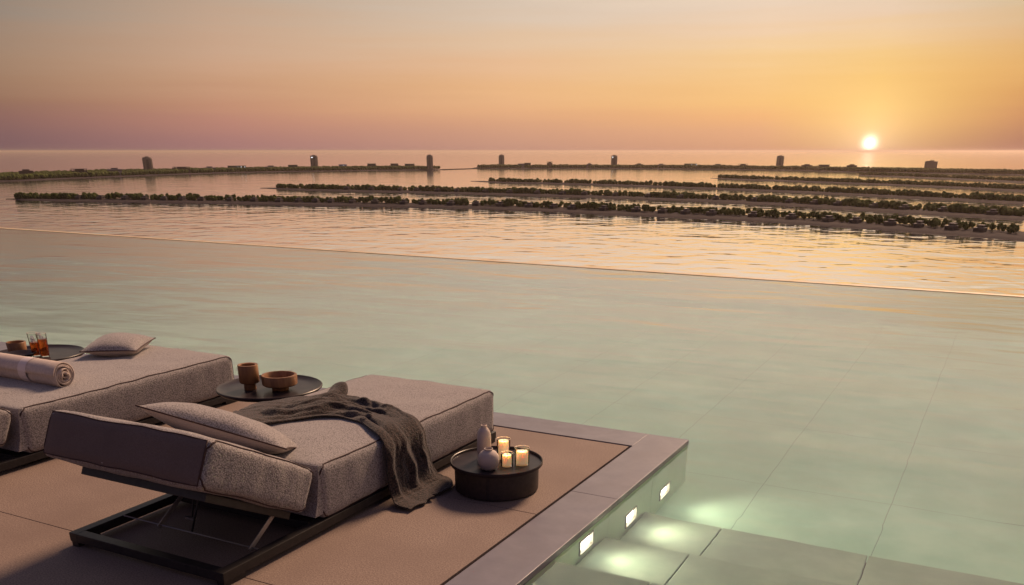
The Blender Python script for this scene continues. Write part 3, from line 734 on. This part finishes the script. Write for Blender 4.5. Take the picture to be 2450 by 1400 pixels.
# ------------------------------------------------------------------ islands
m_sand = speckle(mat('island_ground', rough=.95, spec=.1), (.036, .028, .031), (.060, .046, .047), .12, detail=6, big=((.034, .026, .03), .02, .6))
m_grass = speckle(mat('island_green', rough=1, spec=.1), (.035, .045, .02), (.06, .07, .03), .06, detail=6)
def leafmat(name, c1, c2):
    m = mat(name, c1, .9, spec=.1); t = m.node_tree; n = t.nodes; l = t.links; b = n['Principled BSDF']
    geo = n.new('ShaderNodeNewGeometry'); nz = n.new('ShaderNodeTexNoise'); nz.inputs['Scale'].default_value = .11; nz.inputs['Detail'].default_value = 6; nz.inputs['Roughness'].default_value = .8
    l.new(geo.outputs['Position'], nz.inputs['Vector']); cr = n.new('ShaderNodeValToRGB'); cr.color_ramp.elements[0].position = .38; cr.color_ramp.elements[1].position = .64
    cr.color_ramp.elements[0].color = tuple(c1) + (1,); cr.color_ramp.elements[1].color = tuple(c2) + (1,); l.new(nz.outputs[0], cr.inputs[0]); l.new(cr.outputs[0], b.inputs['Base Color'])
    tr = n.new('ShaderNodeBsdfTranslucent'); l.new(cr.outputs[0], tr.inputs[0]); mx = n.new('ShaderNodeMixShader'); mx.inputs[0].default_value = .3
    l.new(b.outputs[0], mx.inputs[1]); l.new(tr.outputs[0], mx.inputs[2]); l.new(mx.outputs[0], n['Material Output'].inputs[0]); return m
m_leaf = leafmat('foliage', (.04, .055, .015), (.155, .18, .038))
m_bark = mat('bark', (.07, .05, .04), .9)
def resample(pts, step):
    pts = [Vector((p[0], p[1], 0)) for p in pts]; out_ = []
    P = [pts[0] * 2 - pts[1]] + pts + [pts[-1] * 2 - pts[-2]]
    for i in range(1, len(P) - 2):
        a, b, c, d = P[i - 1:i + 3]; n = max(2, int((c - b).length / step))
        for k in range(n):
            t = k / n; out_.append(.5 * ((2 * b) + (c - a) * t + (2 * a - 5 * b + 4 * c - d) * t * t + (3 * b - a - 3 * c + d) * t ** 3))
    out_.append(P[-2]); return out_
def normals(path):
    ns = []
    for i in range(len(path)):
        d = (path[min(i + 1, len(path) - 1)] - path[max(i - 1, 0)]).normalized(); n = Vector((-d.y, d.x, 0))
        if n.dot(path[i]) < 0: n = -n
        ns.append(n)
    return ns
def strip(name, path, width, prof, m, tip0=True, tip1=False, taper=60):
    ns = normals(path); vs = []; fs = []; s = 0; n = len(path); W = []
    cum = [0]
    for i in range(1, n): cum.append(cum[-1] + (path[i] - path[i - 1]).length)
    for i, (p, nn) in enumerate(zip(path, ns)):
        k = 1.0
        if tip0: k = min(k, math.sqrt(min(1, cum[i] / taper + .001)))
        if tip1: k = min(k, math.sqrt(min(1, (cum[-1] - cum[i]) / taper + .001)))
        W.append(width * k)
        for o_, z in prof(width * k): q = p + nn * o_; vs.append((q.x, q.y, SEA + z * (.25 + .75 * k)))
    c = len(prof(width))
    for i in range(n - 1):
        for j in range(c - 1): a = i * c + j; fs.append((a, a + c, a + c + 1, a + 1))
    o = MB().add(vs, fs).build(name, m, smooth=True); tag(o, kind='structure'); return ns, cum, W
def pf(w_): return [(0, -1), (w_ * .03, .3), (w_ * .14, 1.6), (w_ * .42, 2.2), (w_ * .8, 2.2), (w_ * .95, .5), (w_, -1)]
fronds = [
 [(-1439, 980), (-1330, 972), (-1208, 993), (-1026, 1037), (-839, 1075), (-641, 1102), (-472, 1083), (-348, 1063), (-253, 1045), (-154, 1004), (-69, 964), (9, 919), (160, 815), (330, 660)],
 [(-1404, 1528), (-1256, 1471), (-1142, 1466), (-915, 1473), (-663, 1463), (-469, 1427), (-291, 1366), (-129, 1274), (7, 1198), (190, 1075), (380, 900)],
 [(-1249, 2129), (-1112, 2050), (-875, 2006), (-634, 1924), (-396, 1825), (-175, 1689), (5, 1559), (250, 1360), (450, 1150)],
 [(-790, 2688), (-678, 2560), (-539, 2480), (-241, 2282), (1, 2061), (260, 1820), (500, 1560)],
 [(-492, 3247), (-396, 3096), (-197, 2882), (-3, 2632), (280, 2300), (560, 1950)]]
# icosphere templates
def ico(sub):
    bm = bmesh.new(); bmesh.ops.create_icosphere(bm, subdivisions=sub, radius=1); v = np.array([q.co[:] for q in bm.verts]); f = np.array([[x.index for x in q.verts] for q in bm.faces]); bm.free(); return v, f
I0, I1, I2 = ico(1), ico(2), ico(3)
HAVE = []   # (x, y, z, height, width, class)
pathdata = []
for fi, pts in enumerate(fronds):
    path = resample(pts, 12); wid = [82, 84, 80, 84, 90][fi]
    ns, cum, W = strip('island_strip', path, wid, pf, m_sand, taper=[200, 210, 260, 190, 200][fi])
    pathdata.append((path, ns, cum, W))
    s = [40, 60, 110, 60, 40][fi]; tot = cum[-1]
    rows = [(.45, 5.8, 1.0), (.58, 5.4, .96), (.74, 6.6, .95)]
    for off, step, hs in rows:
        s = [18, 42, 62, 28, 22][fi] + random.random() * 4
        while s < tot:
            i = int(np.searchsorted(cum, s)) - 1; i = max(0, min(i, len(path) - 2)); q = (s - cum[i]) / max(1e-6, cum[i + 1] - cum[i])
            p = path[i].lerp(path[i + 1], q) + ns[i] * (W[i] * off + random.uniform(-3, 3))
            clump = noise.noise(Vector((s * .035, fi * 9.1, off * 3)))
            skip = (clump < -.22 and random.random() < .4) or random.random() < .04
            if not skip:
                h = (7.3 + 3.4 * max(-.5, clump) + random.uniform(-2.2, 2.3)) * hs; wd = h * random.uniform(.78, 1.02)
                HAVE.append([p.x, p.y, SEA + 2.1 * (.4 + .6 * min(1, W[i] / wid)), h, wd, fi])
            s += step * random.uniform(.72, 1.3)
# villas on the two nearest strips
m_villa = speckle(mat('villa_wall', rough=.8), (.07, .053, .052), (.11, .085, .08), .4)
m_vroof = mat('villa_roof', (.15, .125, .12), .7)
m_dark = mat('dark_opening', (.02, .016, .018), .3)
def make_villa(k):
    rnd = random.Random(k); a = rnd.uniform(3.4, 4.8); b = 4.0; h = rnd.uniform(3.0, 3.6)
    r = empty('villa')
    mb = MB(); mb.box(-a, a, -b, b, 0, h); mb.box(-a * .45, a * .7, -b * .5, b * .8, h, h + 2.3); mb.build('wall', m_villa, r)
    mb = MB(); mb.box(-a - .5, a + .5, -b - .8, b + .5, h + .003, h + .35); mb.box(-a * .45 - .4, a * .7 + .4, -b * .5 - .5, b * .8 + .3, h + 2.303, h + 2.6); mb.build('roof', m_vroof, r)
    mb = MB()
    mb.box(-a + .6, a - .9, -b - .03, -b - .004, .3, 2.4)
    mb.build('window', m_dark, r)
    return r
def place_on(fi, s, off):
    path, ns, cum, W = pathdata[fi]; i = int(np.searchsorted(cum, s)) - 1; i = max(0, min(i, len(path) - 2)); q = (s - cum[i]) / (cum[i + 1] - cum[i])
    p = path[i].lerp(path[i + 1], q) + ns[i] * W[i] * off; return p, math.atan2(ns[i].y, ns[i].x) - math.pi / 2
protos = [make_villa(k) for k in range(3)]; used = [False] * 3
def visible(p):
    f_ = -math.sin(R(27.95)) * p.x + math.cos(R(27.95)) * p.y; r_ = math.cos(R(27.95)) * p.x + math.sin(R(27.95)) * p.y
    return f_ > 0 and -.535 < r_ / f_ < .535
for fi, s0, step, lbl in ((0, 150, 36, 'small flat roofed house among the round trees on the nearest strip of land'), (1, 260, 50, 'small flat roofed house among the round trees on the second strip of land')):
    s = s0
    while s < pathdata[fi][2][-1] - 20:
        p, a = place_on(fi, s, .40 + random.uniform(-.02, .03)); s += step * random.uniform(.7, 1.35)
        if not visible(p): continue
        k = random.randrange(3)
        if used[k]: o = copy_tree(protos[k])
        else: o = protos[k]; used[k] = True
        o.location = (p.x, p.y, SEA + 2.0); o.rotation_euler = (0, 0, a + random.uniform(-.15, .15))
        tag(o, lbl, 'house', 'houses on the %s strip of land' % ('nearest' if fi == 0 else 'second'))
        HAVE = [t_ for t_ in HAVE if not (t_[5] == fi and math.hypot(t_[0] - p.x, t_[1] - p.y) < 7.0)]
# low buildings: x from/to and top row in the photograph's frame, distance behind the shore, look, label
def px2dir(px):
    a = (px - 1225) / 2347.6; yw = R(27.95)
    return Vector((-math.sin(yw) + math.cos(yw) * a, math.cos(yw) + math.sin(yw) * a, 0))
m_mauve = mat('pale_mauve_render', (.26, .21, .22), .8); m_rust = mat('dark_rust_render', (.07, .04, .035), .8); m_olive = mat('olive_render', (.12, .11, .07), .8); m_blue = mat('blue_grey_render', (.30, .31, .40), .7)
LOW = [(36, 68, 405.5, 2380, 'step', m_rust, 'lowest stepped dark building at the far left end of the island'),
 (162, 198, 404, 2620, 'open', m_rust, 'dark building with open columned top storey, second from the left'),
 (250, 282, 402, 2800, 'step', m_mauve, 'mauve stepped building left of the leftmost tower'),
 (408, 447, 399.2, 3050, 'open', m_rust, 'long dark building with open columned top storey right of the leftmost tower'),
 (482, 510, 398.5, 3200, 'step', m_mauve, 'mauve stepped building between the long dark one and the olive one'),
 (541, 583, 396.5, 3300, 'flat', m_olive, 'longest olive flat roofed building with small lights on its right end'),
 (630, 658, 396.2, 3420, 'step', m_mauve, 'mauve stepped building just right of the olive flat one'),
 (686, 708, 394.5, 3500, 'flat', m_olive, 'small olive building just left of the second tower'),
 (808, 827, 393.3, 3600, 'flat', m_blue, 'blue grey building with a bright lamp right of the second tower'),
 (877, 897, 391.4, 3600, 'flat', m_olive, 'olive block halfway between the second and third tower'),
 (933, 951, 391.4, 3560, 'flat', m_rust, 'small dark rust block left of the third tower'),
 (967, 990, 392, 3520, 'flat', m_olive, 'low olive block nearest the third tower on its left'),
 (1239, 1256, 391.5, 4150, 'flat', m_mauve, 'pale low block just right of the fourth tower'),
 (1255, 1270, 389.8, 4170, 'flat', m_rust, 'dark block adjoining the pale one right of the fourth tower'),
 (1309, 1322, 387.2, 4200, 'open', m_rust, 'narrow taller dark block between the fourth and fifth tower'),
 (1404, 1418, 390.7, 4300, 'step', m_mauve, 'small stepped block just left of the fifth tower'),
 (1521, 1540, 391, 4350, 'step', m_olive, 'small stepped block right of the fifth tower'),
 (1574, 1594, 391.8, 4380, 'step', m_mauve, 'pale stepped block second to the right of the fifth tower'),
 (1640, 1670, 391.5, 4380, 'flat', m_olive, 'long flat block with small lights midway between fifth and sixth tower'),
 (1708, 1733, 392.4, 4350, 'step', m_mauve, 'pale stepped block two before the reddish tower'),
 (1770, 1792, 392.2, 4300, 'open', m_rust, 'dark block with open top storey just left of the reddish tower'),
 (1922, 1948, 393, 4220, 'step', m_rust, 'stepped reddish block right of the reddish tower'),
 (1964, 1989, 394, 4180, 'flat', m_rust, 'flat reddish block between the stepped one and the setting sun'),
 (2032, 2055, 393.2, 4120, 'step', m_rust, 'low stepped block right under the setting sun')]
# big far island in two pieces joined by a causeway
trunkL = [(-2300, 900), (-2266, 1539), (-2340, 1800), (-2420, 2164), (-2470, 2599), (-2320, 3020), (-2125, 3330), (-2098, 3372)]
trunkR = [(-2150, 3672), (-1750, 3895), (-1327, 4007), (-852, 3914), (-547, 3704), (-9, 3503), (500, 3150), (1100, 2700)]
def pt(w_): return [(0, -1), (6, .4), (22, 2.4), (w_ * .9, 3.0), (w_ - 8, .5), (w_, -1)]
def offpath(pts, wid):
    return None
tp = []
for nm, pts, wid, t0, t1 in (('far_island', trunkL, 520, False, True), ('far_island', trunkR, 430, True, False)):
    path = resample(pts, 30); ns, cum, W = strip(nm, path, wid, pt, m_sand, tip0=t0, tip1=t1, taper=50); tp.append((path, ns, cum, W))
# causeway
a = Vector((-2120, 3380, 0)); b = Vector((-2115, 3720, 0)); dv = (b - a).normalized(); nn = Vector((-dv.y, dv.x, 0)) * 9
mb = MB(); vs = [a - nn, b - nn, b + nn, a + nn]; mb.add([(v.x, v.y, SEA - 1) for v in vs] + [(v.x, v.y, SEA + 2.2) for v in vs], [(0, 3, 2, 1), (4, 5, 6, 7), (0, 1, 5, 4), (1, 2, 6, 5), (2, 3, 7, 6), (3, 0, 4, 7)])
tag(mb.build('causeway', m_sand), kind='structure')
for path, ns, cum, W in tp:
    s = 12
    while s < cum[-1] - 12:
        i = int(np.searchsorted(cum, s)) - 1; i = max(0, min(i, len(path) - 2)); p0 = path[i].lerp(path[i + 1], (s - cum[i]) / (cum[i + 1] - cum[i]))
        if visible(p0) or visible(p0 + ns[i] * W[i]):
            o_ = 24 + random.random() * 5
            while o_ < W[i] * .86:
                p = p0 + ns[i] * o_; hh = (13.0 if o_ < 80 else 8.8) + 2.4 * noise.noise(Vector((p.x * .012, p.y * .012, 3))) + random.uniform(-1.5, 2.2)
                if random.random() > .08: HAVE.append([p.x + random.uniform(-3, 3), p.y + random.uniform(-3, 3), SEA + 2.2, hh, hh * random.uniform(.9, 1.15), 9])
                o_ += random.uniform(9, 13) * (1 if o_ < 90 else 1.9)
        s += random.uniform(8.5, 12.5)
SHX = [0, 168, 368, 569, 820, 1044, 1120, 1620, 1878, 2051, 2450]; SHY = [435, 428, 420, 413, 408.6, 406, 403.6, 404.3, 407.7, 412, 419]
for q_ in LOW:
    c_x = (q_[0] + q_[1]) / 2; yw = np.interp(c_x, SHX, SHY); dist = 2594 * 70 / (yw - 361) + 75; p = px2dir(c_x) * dist; a = (q_[1] - q_[0]) / 2347.6 * dist / 2 + 4
    lat = Vector((math.cos(math.atan2(-p.x, p.y)), math.sin(math.atan2(-p.x, p.y)), 0)); dp = Vector((-lat.y, lat.x, 0))
    HAVE = [h for h in HAVE if not (h[5] == 9 and abs((h[0] - p.x) * lat.x + (h[1] - p.y) * lat.y) < a and abs((h[0] - p.x) * dp.x + (h[1] - p.y) * dp.y) < 16)]
HAVE = [h for h in HAVE if visible(Vector((h[0], h[1], 0)))]
HAVE.sort(key=lambda h: -h[3] / math.hypot(h[0], h[1]))
near = [h for h in HAVE if h[5] == 0]
near.sort(key=lambda h: -h[3] / math.hypot(h[0], h[1])); near = near[:292]
ids = set(id(h) for h in near); rest = [h for h in HAVE if id(h) not in ids]
# individual trees
def tree_mesh(k):
    rr = np.random.default_rng(k + 40); mb = MB()
    mb.cur = 1; mb.tube([(0, 0, -.3), (.02, 0, .12), (0, .02, .30)], [.035, .028, .02], n=6); mb.cur = 0
    for j in range(9):
        c = np.array([rr.uniform(-.24, .24), rr.uniform(-.24, .24), rr.uniform(.26, .76)])
        rad = rr.uniform(.17, .27) * (1 - .35 * abs(c[2] - .5)); v, f = I1
        nn = np.array([noise.noise(Vector(q * 2.3 + c * 9)) for q in v]); vv = v * (rad * (1 + .35 * nn))[:, None] + c; mb.add(vv.tolist(), f.tolist())
    for j in range(150):
        d = rr.normal(size=3); d /= np.linalg.norm(d); c = np.array([0, 0, .52]) + d * np.array([.44, .44, .44]) * rr.uniform(.82, 1.04)
        a = rr.normal(size=3); a /= np.linalg.norm(a); b = np.cross(a, d); s = rr.uniform(.025, .05)
        mb.add([(c + a * s).tolist(), (c + b * s).tolist(), (c - a * s).tolist(), (c - b * s).tolist()], [(0, 1, 2, 3)])
    me = mb.mesh('tree'); me.materials.append(m_leaf); me.materials.append(m_bark); me.polygons.foreach_set('material_index', mb.mi); return me
tms = [tree_mesh(k) for k in range(6)]
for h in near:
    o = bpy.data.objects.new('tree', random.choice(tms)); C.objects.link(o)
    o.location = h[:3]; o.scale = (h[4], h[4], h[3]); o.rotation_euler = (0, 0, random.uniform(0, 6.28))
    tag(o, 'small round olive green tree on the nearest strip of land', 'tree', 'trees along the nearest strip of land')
# the rest as one mass
V = []; F = []; off = 0
for h in rest:
    v, f = (I2 if h[5] == 0 else I1 if h[5] in (1, 2, 3) else I0)
    vv = v * (1 + rng.uniform(-.16, .16, size=(len(v), 1)))
    vv = vv * np.array([h[4] * .52, h[4] * .52, h[3] * .5]) + np.array([h[0], h[1], h[2] + h[3] * .47])
    V.append(vv); F.append(f + off); off += len(v)
V = np.concatenate(V); F = np.concatenate(F)
me = bpy.data.meshes.new('distant_trees'); me.from_pydata(V.tolist(), [], F.tolist()); me.update()
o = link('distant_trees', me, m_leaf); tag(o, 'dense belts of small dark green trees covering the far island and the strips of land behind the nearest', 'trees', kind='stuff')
print('trees', len(near), len(rest), len(F))

# ------------------------------------------------------------------ buildings on the far island
m_tower = speckle(mat('tower_concrete', rough=.8), (.20, .15, .12), (.27, .20, .16), .15)
m_slabm = mat('tower_slab', (.30, .24, .20), .8)
m_winb = mat('tower_glass', (.045, .035, .035), .25)
m_lit = mat('lit_sign', (.9, .9, .9), .5); m_lit.node_tree.nodes['Principled BSDF'].inputs['Emission Color'].default_value = (.9, .95, 1, 1); m_lit.node_tree.nodes['Principled BSDF'].inputs['Emission Strength'].default_value = 2.5
def octo(w_, d_, c): return [(-w_ + c, -d_), (w_ - c, -d_), (w_, -d_ + c), (w_, d_ - c), (w_ - c, d_), (-w_ + c, d_), (-w_, d_ - c), (-w_, -d_ + c)]
def prism(mb, poly, z0, z1, s0=1, s1=1):
    n = len(poly); mb.add([(x * s0, y * s0, z0) for x, y in poly] + [(x * s1, y * s1, z1) for x, y in poly], [tuple(reversed(range(n))), tuple(range(n, 2 * n))] + [(i, (i + 1) % n, n + (i + 1) % n, n + i) for i in range(n)])
def tower(x, y, h, wd, label, lit=False, rz=0):
    r = empty('tower_block', (x, y, SEA + 2.5), math.atan2(-x, y) + rz); tag(r, label, 'tower', 'tower blocks on the far island')
    hw = wd / 2 * .92; P = octo(hw, hw * .8, hw * .32); body = MB(); H1 = h * .86
    prism(body, P, -3, H1); prism(body, P, H1, h * .95, .999, .86); body.build('shaft', m_tower, r)
    sl_ = MB(); nf = int(h / 3.4)
    for k in range(1, nf):
        z = k * H1 / nf
        for sg in (-1, 1): sl_.box(sg * hw * .62 - hw * .26, sg * hw * .62 + hw * .26, -hw * .8 - 1.4, -hw * .8 + .6, z, z + .9)
        sl_.box(hw - .6, hw + 1.2, -hw * .4, hw * .4, z, z + .9); sl_.box(-hw - 1.2, -hw + .6, -hw * .4, hw * .4, z, z + .9)
    sl_.build('balcony_slabs', m_slabm, r)['kind'] = 'stuff'
    wn = MB()
    for k in range(nf - 1):
        z = k * H1 / nf + 1.4
        wn.box(-hw * .28, hw * .28, -hw * .8 - .15, -hw * .8 - .02, z, z + 1.7)
    wn.build('window_bands', m_winb, r)
    pt_ = MB(); pt_.box(-hw * .42, hw * .38, -hw * .35, hw * .35, h * .95 - .01, h); pt_.build('roof_house', m_tower, r)
    if lit:
        q = MB(); q.box(-hw * .75, -hw * .35, -hw * .8 - 1.6, -hw * .8 - 1.45, h * .78, h * .82); q.build('lit_sign', m_lit, r)
tower(-2710, 2404, 50, 34, 'dark tower block furthest left on the far island, left of the other towers')
tower(-2848, 3467, 51, 35, 'second dark tower block from the left with a small lit sign near its top', lit=True)
tower(-2150, 3341, 54, 27, 'tower block at the tip of the left island, beside the water gap')
tower(-2364, 4342, 51, 30, 'tower block just right of the water gap on the far island')
tower(-1763, 4368, 50, 31, 'tower block near the middle of the right island with a small lit sign', lit=True)
tower(-1074, 4804, 48, 37, 'reddish tower block left of the setting sun')
r = empty('apartment_block', (-342, 4156, SEA + 2.5), math.atan2(342, 4156)); tag(r, 'broad squat apartment block on the far island right of the setting sun', 'building')
mb = MB(); mb.box(-23, 23, -10, 10, -3, 30); mb.box(-20, -5, -8, 8, 30, 31.5); mb.build('wall', m_tower, r)
mb = MB()
for k in range(9): mb.box(-22, 22, -11.2, -10.02, 2 + k * 3.3, 2.9 + k * 3.3)
mb.build('balconies', m_slabm, r)
mb = MB(); mb.box(-6, 10, -7, 7, 30.01, 34); mb.build('roof_house', m_tower, r)
SHX = [0, 168, 368, 569, 820, 1044, 1120, 1620, 1878, 2051, 2450]; SHY = [435, 428, 420, 413, 408.6, 406, 403.6, 404.3, 407.7, 412, 419]
for x0_, x1_, yt, dist, look, mt, lb in LOW:
    c_x = (x0_ + x1_) / 2; yw = np.interp(c_x, SHX, SHY); dist = 2594 * 70 / (yw - 361) + 75
    c = (x0_ + x1_) / 2; dd = px2dir(c); p = dd * dist; zt = HCAM - (yt - 361) / 2594.0 * dist; wd = (x1_ - x0_) / 2347.6 * dist
    r = empty('low_building', (p.x, p.y, SEA + 2.4), math.atan2(-p.x, p.y)); tag(r, lb, 'building', 'low buildings on the far island'); h = zt - SEA - 2.4; a = wd / 2
    if look == 'open':
        mb = MB(); mb.box(-a, a, -9, 9, -3, h - 4.8); mb.build('wall', mt, r)
        mb = MB(); mb.box(-a - 1, a + 1, -10, 10, h - 1.3, h); mb.build('roof', mt, r)
        mb = MB(); n_ = max(3, int(wd / 6))
        for k in range(n_): x = -a + 1 + (2 * a - 3) * k / (n_ - 1); mb.box(x, x + 1.3, -9, -7, h - 4.79, h - 1.31)
        mb.box(-a * .5, a * .6, -2, 5, h - 4.79, h - 1.31); mb.build('columns', mt, r)
    elif look == 'step':
        mb = MB(); mb.box(-a, a, -9, 9, -3, h - 3.4); mb.build('wall', mt, r)
        mb = MB(); mb.box(-a * .48, a * .48, -6, 6, h - 3.39, h - .8); mb.build('upper_storey', mt, r)
        mb = MB(); mb.box(-a * .52, a * .52, -6.8, 6.8, h - .79, h); mb.build('roof', m_rust, r)
    else:
        mb = MB(); mb.box(-a, a, -9, 9, -3, h - 1); mb.build('wall', mt, r)
        mb = MB(); mb.box(-a - 1, a + 1, -10, 10, h - .99, h); mb.build('roof', mt, r)
    mb = MB(); zz = h - 7.6
    mb.box(-a * .9, a * .9, -9.3, -9.02, zz, zz + 1.6); mb.build('window_band', m_dark, r)
    if 'lamp' in lb or 'lights' in lb:
        mb = MB()
        for x in ((.15,) if 'lamp' in lb else (.1, .45, .85)): mb.box(a * x, a * x + 1.8, -10.4, -10.1, h - 5, h - 3.6)
        mb.build('lamp', m_lit, r)

# evening haze over the whole place
mb = MB(); mb.box(-170000, 170000, -4000, 170000, SEA - 1, 25)
m_haze = bpy.data.materials.new('haze'); m_haze.use_nodes = True; t = m_haze.node_tree; t.nodes.clear()
o_ = t.nodes.new('ShaderNodeOutputMaterial'); v_ = t.nodes.new('ShaderNodeVolumePrincipled'); v_.inputs['Color'].default_value = (.95, .76, .64, 1); v_.inputs['Density'].default_value = 2.6e-5; v_.inputs['Anisotropy'].default_value = .65
t.links.new(v_.outputs[0], o_.inputs['Volume'])
tag(mb.build('haze', m_haze), kind='stuff')
